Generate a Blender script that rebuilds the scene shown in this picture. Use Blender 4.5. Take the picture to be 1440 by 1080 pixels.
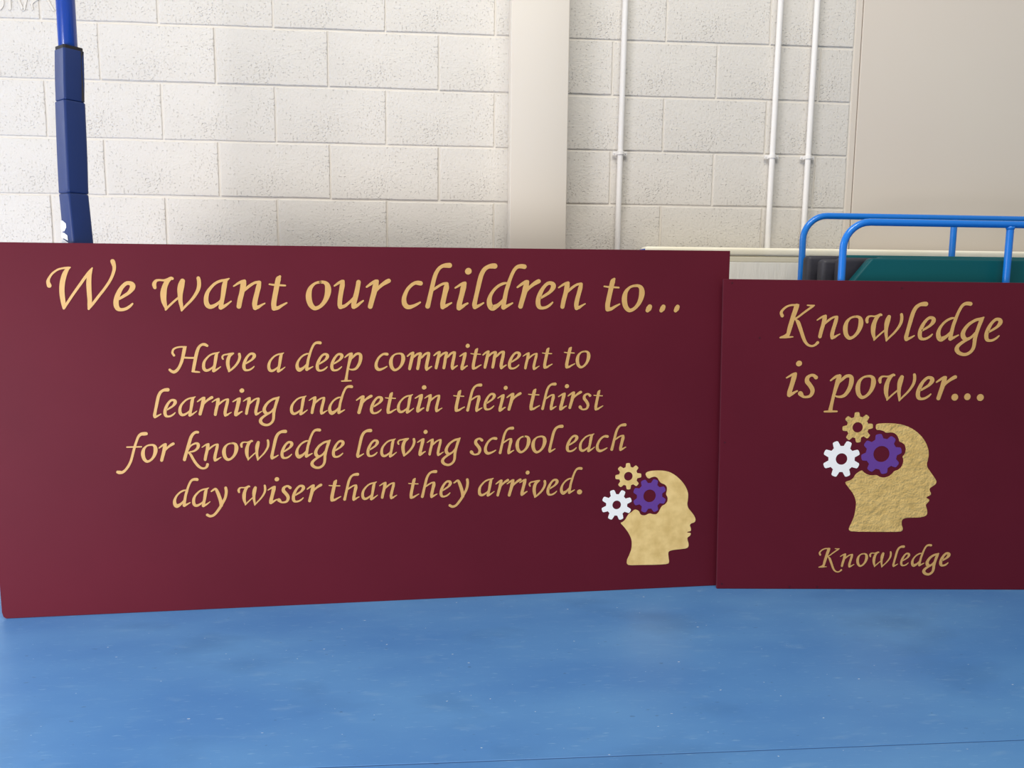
import bpy, bmesh, math, random
from mathutils import Vector, Matrix

random.seed(7)
S = bpy.context.scene
for o in list(bpy.data.objects):
    bpy.data.objects.remove(o)
C = S.collection

# ------------------------------------------------------------------ camera
cam_d = bpy.data.cameras.new('camera')
cam = bpy.data.objects.new('camera', cam_d)
C.objects.link(cam)
S.camera = cam
cam_d.sensor_fit = 'HORIZONTAL'
cam_d.sensor_width = 36.0
cam_d.lens = 1108.32 / 1440 * 36.0
cam_d.clip_start = 0.05
_r, _u, _f = Vector((0.99668, -0.08084, 0.00955)), Vector((0.00042, 0.12245, 0.99247)), Vector((0.0814, 0.98918, -0.12208))
cam.matrix_world = Matrix(((_r.x, _u.x, -_f.x, 0.93008), (_r.y, _u.y, -_f.y, -3.4087), (_r.z, _u.z, -_f.z, 1.09153), (0, 0, 0, 1)))

# ------------------------------------------------------------------ light
S.view_settings.view_transform = 'Standard'
S.view_settings.look = 'None'
S.view_settings.gamma = 1.0
S.view_settings.use_curve_mapping = False
S.view_settings.exposure = 0.06
world = bpy.data.worlds.new('hall_daylight')
S.world = world
world.use_nodes = True
wb = world.node_tree.nodes['Background']
wb.inputs['Color'].default_value = (1.0, 0.965, 0.90, 1)
wb.inputs['Strength'].default_value = 0.36


def area(name, loc, target, sx, sy, power, col):
    l = bpy.data.lights.new(name, 'AREA')
    l.shape = 'RECTANGLE'
    l.size, l.size_y, l.energy, l.color = sx, sy, power, col
    o = bpy.data.objects.new(name, l)
    C.objects.link(o)
    o.location = loc
    o.rotation_euler = (Vector(target) - Vector(loc)).to_track_quat('-Z', 'Y').to_euler()
    return o


area('window_daylight', (-4.9, -1.55, 3.1), (0.8, -0.3, 0.6), 2.2, 1.8, 95, (0.95, 0.975, 1.0))
area('low_board_fill', (-2.1, -3.3, 0.55), (0.3, -0.8, 0.2), 1.5, 0.9, 105, (1.0, 0.96, 0.98))  # added fill lamp brightening the boards from low left, no actual doorway
area('hall_ceiling_light', (1.2, -2.8, 5.2), (2.0, -0.6, 0.6), 3.0, 1.2, 165, (1.0, 0.95, 0.86))


# ------------------------------------------------------------------ helpers
def tag(o, label=None, cat=None, group=None, kind=None):
    if label: o['label'] = label
    if cat: o['category'] = cat
    if group: o['group'] = group
    if kind: o['kind'] = kind
    return o


def empty(name, loc=(0, 0, 0), **k):
    o = bpy.data.objects.new(name, None)
    o.empty_display_size = 0.1
    o.location = loc
    C.objects.link(o)
    return tag(o, **k)


def link(name, me, m=None, parent=None, **k):
    o = bpy.data.objects.new(name, me)
    if m is not None and not me.materials:
        me.materials.append(m)
    C.objects.link(o)
    if parent is not None: o.parent = parent
    return tag(o, **k)


def from_bm(name, bm, m, parent=None, smooth=False, angle=None, **k):
    bmesh.ops.recalc_face_normals(bm, faces=bm.faces)
    me = bpy.data.meshes.new(name)
    bm.to_mesh(me)
    bm.free()
    if smooth:
        for p in me.polygons: p.use_smooth = True
        if angle: me.set_sharp_from_angle(angle=math.radians(angle))
    return link(name, me, m, parent, **k)


def box(bm, x0, x1, y0, y1, z0, z1, bev=0, seg=2):
    v = [bm.verts.new((x, y, z)) for x in (x0, x1) for y in (y0, y1) for z in (z0, z1)]
    idx = [(0, 1, 3, 2), (4, 6, 7, 5), (0, 4, 5, 1), (2, 3, 7, 6), (0, 2, 6, 4), (1, 5, 7, 3)]
    fs = [bm.faces.new([v[i] for i in f]) for f in idx]
    if bev:
        es = list({e for f in fs for e in f.edges})
        bmesh.ops.bevel(bm, geom=es, offset=bev, segments=seg, profile=0.5, affect='EDGES')


def prism_xz(bm, pts, y0, y1, bev=0, seg=3):
    """polygon in the X-Z plane, given thickness along Y"""
    a = [bm.verts.new((x, y0, z)) for x, z in pts]
    b = [bm.verts.new((x, y1, z)) for x, z in pts]
    n = len(pts)
    fs = [bm.faces.new(a), bm.faces.new(b[::-1])]
    for i in range(n):
        j = (i + 1) % n
        fs.append(bm.faces.new((a[j], a[i], b[i], b[j])))
    if bev:
        es = list({e for f in fs for e in f.edges})
        bmesh.ops.bevel(bm, geom=es, offset=bev, segments=seg, profile=0.5, affect='EDGES')


def tube(bm, pts, r, n=16, cap=True):
    pts = [Vector(p) for p in pts]
    rings, up = [], None
    for i, p in enumerate(pts):
        t = (pts[min(i + 1, len(pts) - 1)] - pts[max(i - 1, 0)]).normalized()
        if up is None:
            up = Vector((0, 0, 1)) if abs(t.z) < .9 else Vector((1, 0, 0))
        a = t.cross(up).normalized()
        up = a.cross(t).normalized()
        rr = r[i] if isinstance(r, (list, tuple)) else r
        rings.append([bm.verts.new(p + rr * (a * math.cos(2 * math.pi * k / n) + up * math.sin(2 * math.pi * k / n))) for k in range(n)])
    for A, B in zip(rings, rings[1:]):
        for k in range(n):
            bm.faces.new((A[k], A[(k + 1) % n], B[(k + 1) % n], B[k]))
    if cap:
        bm.faces.new(rings[0][::-1])
        bm.faces.new(rings[-1])


# ------------------------------------------------------------------ materials
def srgb(r, g, b):
    f = lambda c: (c / 255 / 12.92) if c / 255 <= 0.04045 else ((c / 255 + 0.055) / 1.055) ** 2.4
    return (f(r), f(g), f(b), 1)


def mat(name, col, rough=0.5, metal=0.0, spec=0.5, var=None, vscale=3, bumps=(), stretch=None, sheen=0, coat=0):
    """principled material; var = (other colour, amount) mottled by noise; bumps = [(scale, strength, distance)]"""
    m = bpy.data.materials.new(name)
    m.use_nodes = True
    nt = m.node_tree
    b = nt.nodes['Principled BSDF']
    b.inputs['Base Color'].default_value = col
    b.inputs['Roughness'].default_value = rough
    b.inputs['Metallic'].default_value = metal
    b.inputs['Specular IOR Level'].default_value = spec
    b.inputs['Sheen Weight'].default_value = sheen
    b.inputs['Coat Weight'].default_value = coat
    tc = nt.nodes.new('ShaderNodeTexCoord')
    src = tc.outputs['Object']
    if stretch:
        mp = nt.nodes.new('ShaderNodeMapping')
        mp.inputs['Scale'].default_value = stretch
        nt.links.new(src, mp.inputs['Vector'])
        src = mp.outputs['Vector']
    if var:
        n = nt.nodes.new('ShaderNodeTexNoise')
        n.inputs['Scale'].default_value = vscale
        n.inputs['Detail'].default_value = 4
        nt.links.new(src, n.inputs['Vector'])
        r = nt.nodes.new('ShaderNodeValToRGB')
        r.color_ramp.elements[0].position = 0.35
        r.color_ramp.elements[1].position = 0.68
        r.color_ramp.elements[0].color = (0, 0, 0, 1)
        r.color_ramp.elements[1].color = (var[1],) * 3 + (1,)
        nt.links.new(n.outputs['Fac'], r.inputs['Fac'])
        mx = nt.nodes.new('ShaderNodeMix')
        mx.data_type = 'RGBA'
        mx.inputs['A'].default_value = col
        mx.inputs['B'].default_value = var[0]
        nt.links.new(r.outputs['Color'], mx.inputs['Factor'])
        nt.links.new(mx.outputs['Result'], b.inputs['Base Color'])
    last = None
    for sc, st, dist in bumps:
        n = nt.nodes.new('ShaderNodeTexNoise')
        n.inputs['Scale'].default_value = sc
        n.inputs['Detail'].default_value = 3
        nt.links.new(src, n.inputs['Vector'])
        bp = nt.nodes.new('ShaderNodeBump')
        bp.inputs['Strength'].default_value = st
        bp.inputs['Distance'].default_value = dist
        nt.links.new(n.outputs['Fac'], bp.inputs['Height'])
        if last: nt.links.new(last.outputs['Normal'], bp.inputs['Normal'])
        last = bp
    if last: nt.links.new(last.outputs['Normal'], b.inputs['Normal'])
    return m


def block_material():
    m = mat('painted_concrete_block', srgb(217, 213, 206), 0.62, var=(srgb(210, 206, 199), 1), vscale=1.5,
            bumps=[(22, 0.35, 0.004), (80, 0.5, 0.003), (170, 0.5, 0.002)])
    nt = m.node_tree
    b = nt.nodes['Principled BSDF']
    prev = b.inputs['Normal'].links[0].from_socket
    tc = [n for n in nt.nodes if n.type == 'TEX_COORD'][0]
    # sparse pin holes in the paint
    n1 = nt.nodes.new('ShaderNodeTexNoise')
    n1.inputs['Scale'].default_value = 125
    n1.inputs['Detail'].default_value = 2
    nt.links.new(tc.outputs['Object'], n1.inputs['Vector'])
    n2 = nt.nodes.new('ShaderNodeTexNoise')
    n2.inputs['Scale'].default_value = 7
    n2.inputs['Detail'].default_value = 3
    nt.links.new(tc.outputs['Object'], n2.inputs['Vector'])
    add = nt.nodes.new('ShaderNodeMath')
    add.operation = 'MULTIPLY_ADD'
    add.inputs[1].default_value = 0.35
    nt.links.new(n2.outputs['Fac'], add.inputs[0])
    nt.links.new(n1.outputs['Fac'], add.inputs[2])
    r = nt.nodes.new('ShaderNodeMapRange')
    r.inputs['From Min'].default_value = 0.80
    r.inputs['From Max'].default_value = 0.92
    r.inputs['To Min'].default_value = 1
    r.inputs['To Max'].default_value = 0
    nt.links.new(add.outputs[0], r.inputs['Value'])
    bp = nt.nodes.new('ShaderNodeBump')
    bp.inputs['Strength'].default_value = 0.7
    bp.inputs['Distance'].default_value = 0.004
    nt.links.new(r.outputs['Result'], bp.inputs['Height'])
    nt.links.new(prev, bp.inputs['Normal'])
    nt.links.new(bp.outputs['Normal'], b.inputs['Normal'])
    return m


def floor_material():
    m = mat('blue_vinyl_floor', srgb(74, 128, 190), 0.42, spec=0.45, var=(srgb(90, 144, 200), .9), vscale=1.6, stretch=(1, 2.2, 1),
            bumps=[(9, 0.05, 0.01), (260, 0.06, 0.001)])
    nt = m.node_tree
    b = nt.nodes['Principled BSDF']
    base = b.inputs['Base Color'].links[0].from_socket
    tc = [n for n in nt.nodes if n.type == 'TEX_COORD'][0]

    def layer(prev, scale, stretch, lo, hi, col, amt, rot=0.0, detail=4):
        mp = nt.nodes.new('ShaderNodeMapping')
        mp.inputs['Scale'].default_value = stretch
        mp.inputs['Rotation'].default_value = (0, 0, rot)
        nt.links.new(tc.outputs['Object'], mp.inputs['Vector'])
        n = nt.nodes.new('ShaderNodeTexNoise')
        n.inputs['Scale'].default_value = scale
        n.inputs['Detail'].default_value = detail
        nt.links.new(mp.outputs['Vector'], n.inputs['Vector'])
        r = nt.nodes.new('ShaderNodeMapRange')
        r.inputs['From Min'].default_value = lo
        r.inputs['From Max'].default_value = hi
        r.inputs['To Max'].default_value = amt
        nt.links.new(n.outputs['Fac'], r.inputs['Value'])
        mx = nt.nodes.new('ShaderNodeMix')
        mx.data_type = 'RGBA'
        nt.links.new(r.outputs['Result'], mx.inputs['Factor'])
        nt.links.new(prev, mx.inputs['A'])
        mx.inputs['B'].default_value = col
        return mx.outputs['Result']
    c = layer(base, 2.3, (1, 1.6, 1), 0.56, 0.74, srgb(56, 104, 156), 0.4)          # dull worn patches
    c = layer(c, 9, (1, 3.2, 1), 0.60, 0.78, srgb(125, 165, 205), 0.35, 0.2)            # pale smears
    c = layer(c, 26, (1, 5, 1), 0.63, 0.80, srgb(150, 188, 220), 0.5, -0.15, 3)        # short scuffs
    c = layer(c, 60, (1, 1.5, 1), 0.785, 0.80, srgb(215, 225, 235), 0.7, 0, 1)          # specks
    c = layer(c, 34, (1, 2.5, 1), 0.75, 0.80, srgb(40, 62, 95), 0.4, 0.5, 1)
    nt.links.new(c, b.inputs['Base Color'])
    return m


M_BLOCK = block_material()
M_MORTAR = mat('painted_mortar', srgb(218, 213, 204), 0.6, bumps=[(60, 0.35, 0.003)])
M_SMOOTH = mat('painted_plaster', srgb(214, 205, 194), 0.55, var=(srgb(217, 210, 198), .7), vscale=.9, bumps=[(120, 0.05, 0.001)])
M_COLUMN = mat('painted_column', srgb(217, 210, 199), 0.5, bumps=[(90, 0.04, 0.001)])
M_PIPE = mat('white_conduit_paint', srgb(232, 230, 228), 0.32)
M_FLOOR = floor_material()
M_MAROON = mat('maroon_board_paint', srgb(95, 22, 39), 0.62, spec=0.16, var=(srgb(89, 20, 36), .8), vscale=2.2, bumps=[(300, 0.10, 0.0006), (4, 0.05, 0.01)])
M_EDGE = mat('painted_board_edge', srgb(92, 30, 46), 0.6)
M_GOLD = mat('gold_letter_paint', srgb(214, 169, 103), 0.45, metal=0.0, var=(srgb(204, 162, 95), .8), vscale=30, bumps=[(220, 0.35, 0.0012)])
M_GOLDROUGH = mat('brushed_gold_paint', srgb(234, 198, 122), 0.4, metal=0.1, var=(srgb(206, 172, 100), .8), vscale=25, bumps=[(60, 0.9, 0.006), (170, 0.6, 0.003)])
M_GOLDSOFT = mat('flat_gold_paint', srgb(246, 214, 142), 0.42, metal=0.0, var=(srgb(220, 184, 110), .8), vscale=25, bumps=[(90, 0.3, 0.002), (210, 0.25, 0.001)])
M_WHITE = mat('white_gear_paint', srgb(252, 252, 250), 0.5, bumps=[(220, 0.1, 0.001)])
M_PURPLE = mat('purple_gear_paint', srgb(104, 62, 150), 0.4, bumps=[(220, 0.15, 0.001)])
M_RAIL = mat('bright_blue_powder_coat', srgb(14, 118, 214), 0.25, spec=0.5, coat=0.2)
M_POST = mat('blue_post_paint', srgb(16, 66, 160), 0.18, spec=0.6, coat=0.4)
M_PAD = mat('navy_pad_cover', srgb(22, 48, 104), 0.45, spec=0.45, bumps=[(14, 0.25, 0.006), (300, 0.1, 0.0005)])
M_BLACK = mat('black_webbing', srgb(20, 18, 24), 0.7)
M_PRINT = mat('white_pad_print', srgb(240, 245, 250), 0.5)
M_CREAM = mat('cream_mat_cover', srgb(250, 246, 230), 0.6, var=(srgb(242, 236, 214), .8), vscale=6, bumps=[(18, 0.3, 0.006)])
M_CREAMF = mat('cream_wrinkled_cover', srgb(250, 248, 240), 0.6, stretch=(7, 1, .9), bumps=[(5, 0.45, 0.008)])
M_SEAM = mat('mat_binding', srgb(232, 226, 204), 0.7, bumps=[(60, 0.3, 0.002)])
M_MATBLUE = mat('blue_mat_cover', srgb(40, 84, 170), 0.6)
M_GREEN = mat('green_mat_vinyl', srgb(2, 82, 90), 0.45, spec=0.2, bumps=[(12, 0.15, 0.005)])
M_DARK = mat('charcoal_mat_corner', srgb(44, 44, 54), 0.55, bumps=[(30, 0.4, 0.004)])
M_RUBBER = mat('castor_rubber', srgb(40, 40, 42), 0.7)
M_STEEL = mat('castor_steel', srgb(150, 150, 152), 0.35, metal=0.9)
M_PLY = mat('trolley_deck_board', srgb(120, 96, 70), 0.6, var=(srgb(98, 76, 54), .8), vscale=4, stretch=(1, 6, 1))
M_SCREW = mat('painted_screw_head', srgb(70, 26, 40), 0.35, metal=0.3)

# ------------------------------------------------------------------ structure: floor
# two vinyl sheets with a welded seam between them
fl = empty('floor', (0, 0, 0), kind='structure')
for y0, y1 in ((-1.7005, 0.20), (-6.0, -1.7045)):
    bm = bmesh.new()
    box(bm, -6.0, 8.0, y0, y1, -0.02, 0.0, 0.0012, 1)
    from_bm('vinyl_sheet', bm, M_FLOOR, fl)
bm = bmesh.new()
box(bm, -6.0, 8.0, -1.71, -1.69, -0.03, -0.0015)
from_bm('weld_seam', bm, mat('seam_weld', srgb(44, 84, 134), 0.6), fl)

# ------------------------------------------------------------------ structure: block wall
J1 = 2.1222
BX0, BX1 = -4.2, 2.672
wall = empty('wall_back', (0, 0, 0), kind='structure')
bm = bmesh.new()
box(bm, BX0 - 0.1, 2.6935, 0.0045, 0.20, 0.0, 3.92)
from_bm('mortar_bed', bm, M_MORTAR, wall)


def block(x0, x1, z0, z1):
    bm = bmesh.new()
    g = 0.0042
    j = lambda: random.uniform(-0.0011, 0.0011)
    y = random.uniform(-0.0012, 0.0012)
    x0 += g + j(); x1 -= g + j(); z0 += g + j(); z1 -= g + j()
    cx, cz = (x0 + x1) / 2, (z0 + z1) / 2
    nx = 6
    front = []
    # ring of the face with slightly ragged edges
    def pt(x, z, yy): return bm.verts.new((x - cx, yy, z - cz))
    P = []
    for k in range(nx): P.append((x0 + (x1 - x0) * k / nx, z0))
    for k in range(3): P.append((x1, z0 + (z1 - z0) * k / 3))
    for k in range(nx): P.append((x1 - (x1 - x0) * k / nx, z1))
    for k in range(3): P.append((x0, z1 - (z1 - z0) * k / 3))
    P = [(x + random.uniform(-.0009, .0009), z + random.uniform(-.0009, .0009)) for x, z in P]
    def inset(x, z, d): return (x + (d if x < cx else -d) * (1 if abs(x - cx) > (x1 - x0) / 2 - .004 else 0), z + (d if z < cz else -d) * (1 if abs(z - cz) > (z1 - z0) / 2 - .004 else 0))
    back = [pt(x, z, 0.03) for x, z in P]
    mid = [pt(x, z, 0.0028 + y) for x, z in P]
    fr = [pt(*inset(x, z, .0014), 0.0006 + y) for x, z in P]
    fr2 = [pt(*inset(x, z, .0034), y) for x, z in P]
    n = len(P)
    for A, B in ((back, mid), (mid, fr), (fr, fr2)):
        for k in range(n):
            bm.faces.new((A[k], A[(k + 1) % n], B[(k + 1) % n], B[k]))
    bm.faces.new(fr2)
    o = from_bm('block', bm, M_BLOCK, wall)
    o.location = (cx, 0, cz)
    return o


for r in range(-10, 8):
    z0 = J1 + 0.225 * r
    z1 = z0 + 0.225
    if z1 < 0.05 or z1 > 3.93: continue
    z0 = max(z0, 0.001)
    odd = r % 2
    # left of the column
    x = (-0.005 if odd else -0.2225) - 0.45 * 9
    while x < 1.30:
        a, b = max(x, BX0), min(x + 0.45, 1.30)
        if b - a > 0.03: block(a, b, z0, z1)
        x += 0.45
    # right of the column (its own bond)
    x = (1.6237 if odd else 1.849) - 0.45
    while x < BX1:
        a, b = max(x, 1.305), min(x + 0.45, BX1)
        if b - a > 0.03: block(a, b, z0, z1)
        x += 0.45

# smooth plastered wall on the right, its bead, boxed column
bm = bmesh.new()
box(bm, 2.7045, 7.2, -0.004, 0.20, 0.0, 3.92, 0.0015, 2)
from_bm('wall_right', bm, M_SMOOTH, kind='structure')
bm = bmesh.new()
box(bm, 2.6755, 2.701, 0.0005, 0.19, 0.0, 3.92, 0.0015, 2)
from_bm('trim_1', bm, M_SMOOTH, kind='structure')
bm = bmesh.new()
box(bm, 1.184, 1.4175, -0.13, -0.0005, 0.0, 3.92, 0.0035, 3)
from_bm('trim_2', bm, M_COLUMN, kind='structure', smooth=True, angle=40)


# ------------------------------------------------------------------ flat painted shapes: strokes
def catmull(st, n=6):
    P = [Vector(p) for p in st]
    m = len(P)
    if m == 2:
        return [P[0].lerp(P[1], t / 2) for t in range(3)]
    closed = (P[0] - P[-1]).length < 1e-6
    out = []
    for i in range(m - 1):
        p0 = P[i - 1] if i else (P[-2] if closed else 2 * P[0] - P[1])
        p3 = P[i + 2] if i + 2 < m else (P[1] if closed else 2 * P[-1] - P[-2])
        p1, p2 = P[i], P[i + 1]
        for k in range(n):
            t = k / n
            out.append(0.5 * (2 * p1 + (p2 - p0) * t + (2 * p0 - 5 * p1 + 4 * p2 - p3) * t * t + (3 * p1 - p0 - 3 * p2 + p3) * t ** 3))
    out.append(P[-1])
    return out


def stroke(bm, st, h, lift=0.0):
    """a brush stroke of varying width as a thin raised shape with round ends"""
    pts = catmull(st)
    L, R = [], []
    n = len(pts)
    for i, p in enumerate(pts):
        t = (pts[min(i + 1, n - 1)] - pts[max(i - 1, 0)])
        t = Vector((t.x, t.y))
        t = t.normalized() if t.length > 1e-9 else Vector((1, 0))
        nr = Vector((-t.y, t.x)) * max(p.z, 1e-4) / 2
        L.append(Vector((p.x, p.y)) + nr)
        R.append(Vector((p.x, p.y)) - nr)

    def cap(p, ang, r):
        return [Vector((p.x + r * math.cos(ang + a), p.y + r * math.sin(ang + a))) for a in [math.pi * k / 8 for k in range(1, 8)]]
    t0 = pts[1] - pts[0]
    t1 = pts[-1] - pts[-2]
    c0 = cap(pts[0], math.atan2(t0.y, t0.x) + math.pi / 2, pts[0].z / 2)     # from L0 round to R0
    c1 = cap(pts[-1], math.atan2(t1.y, t1.x) - math.pi / 2, pts[-1].z / 2)   # from Rn round to Ln
    zt = h + lift
    def V(v, z): return bm.verts.new((v.x, v.y, z))
    lt, rt = [V(v, zt) for v in L], [V(v, zt) for v in R]
    for i in range(n - 1):
        bm.faces.new((lt[i], rt[i], rt[i + 1], lt[i + 1]))
    k0, k1 = [V(v, zt) for v in c0], [V(v, zt) for v in c1]
    bm.faces.new([lt[0]] + k0 + [rt[0]])
    bm.faces.new([rt[-1]] + k1 + [lt[-1]])
    ring = rt + k1 + lt[::-1] + k0
    low = [bm.verts.new((v.co.x, v.co.y, 0)) for v in ring]
    m = len(ring)
    for i in range(m):
        bm.faces.new((ring[i], low[i], low[(i + 1) % m], ring[(i + 1) % m]))


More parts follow.
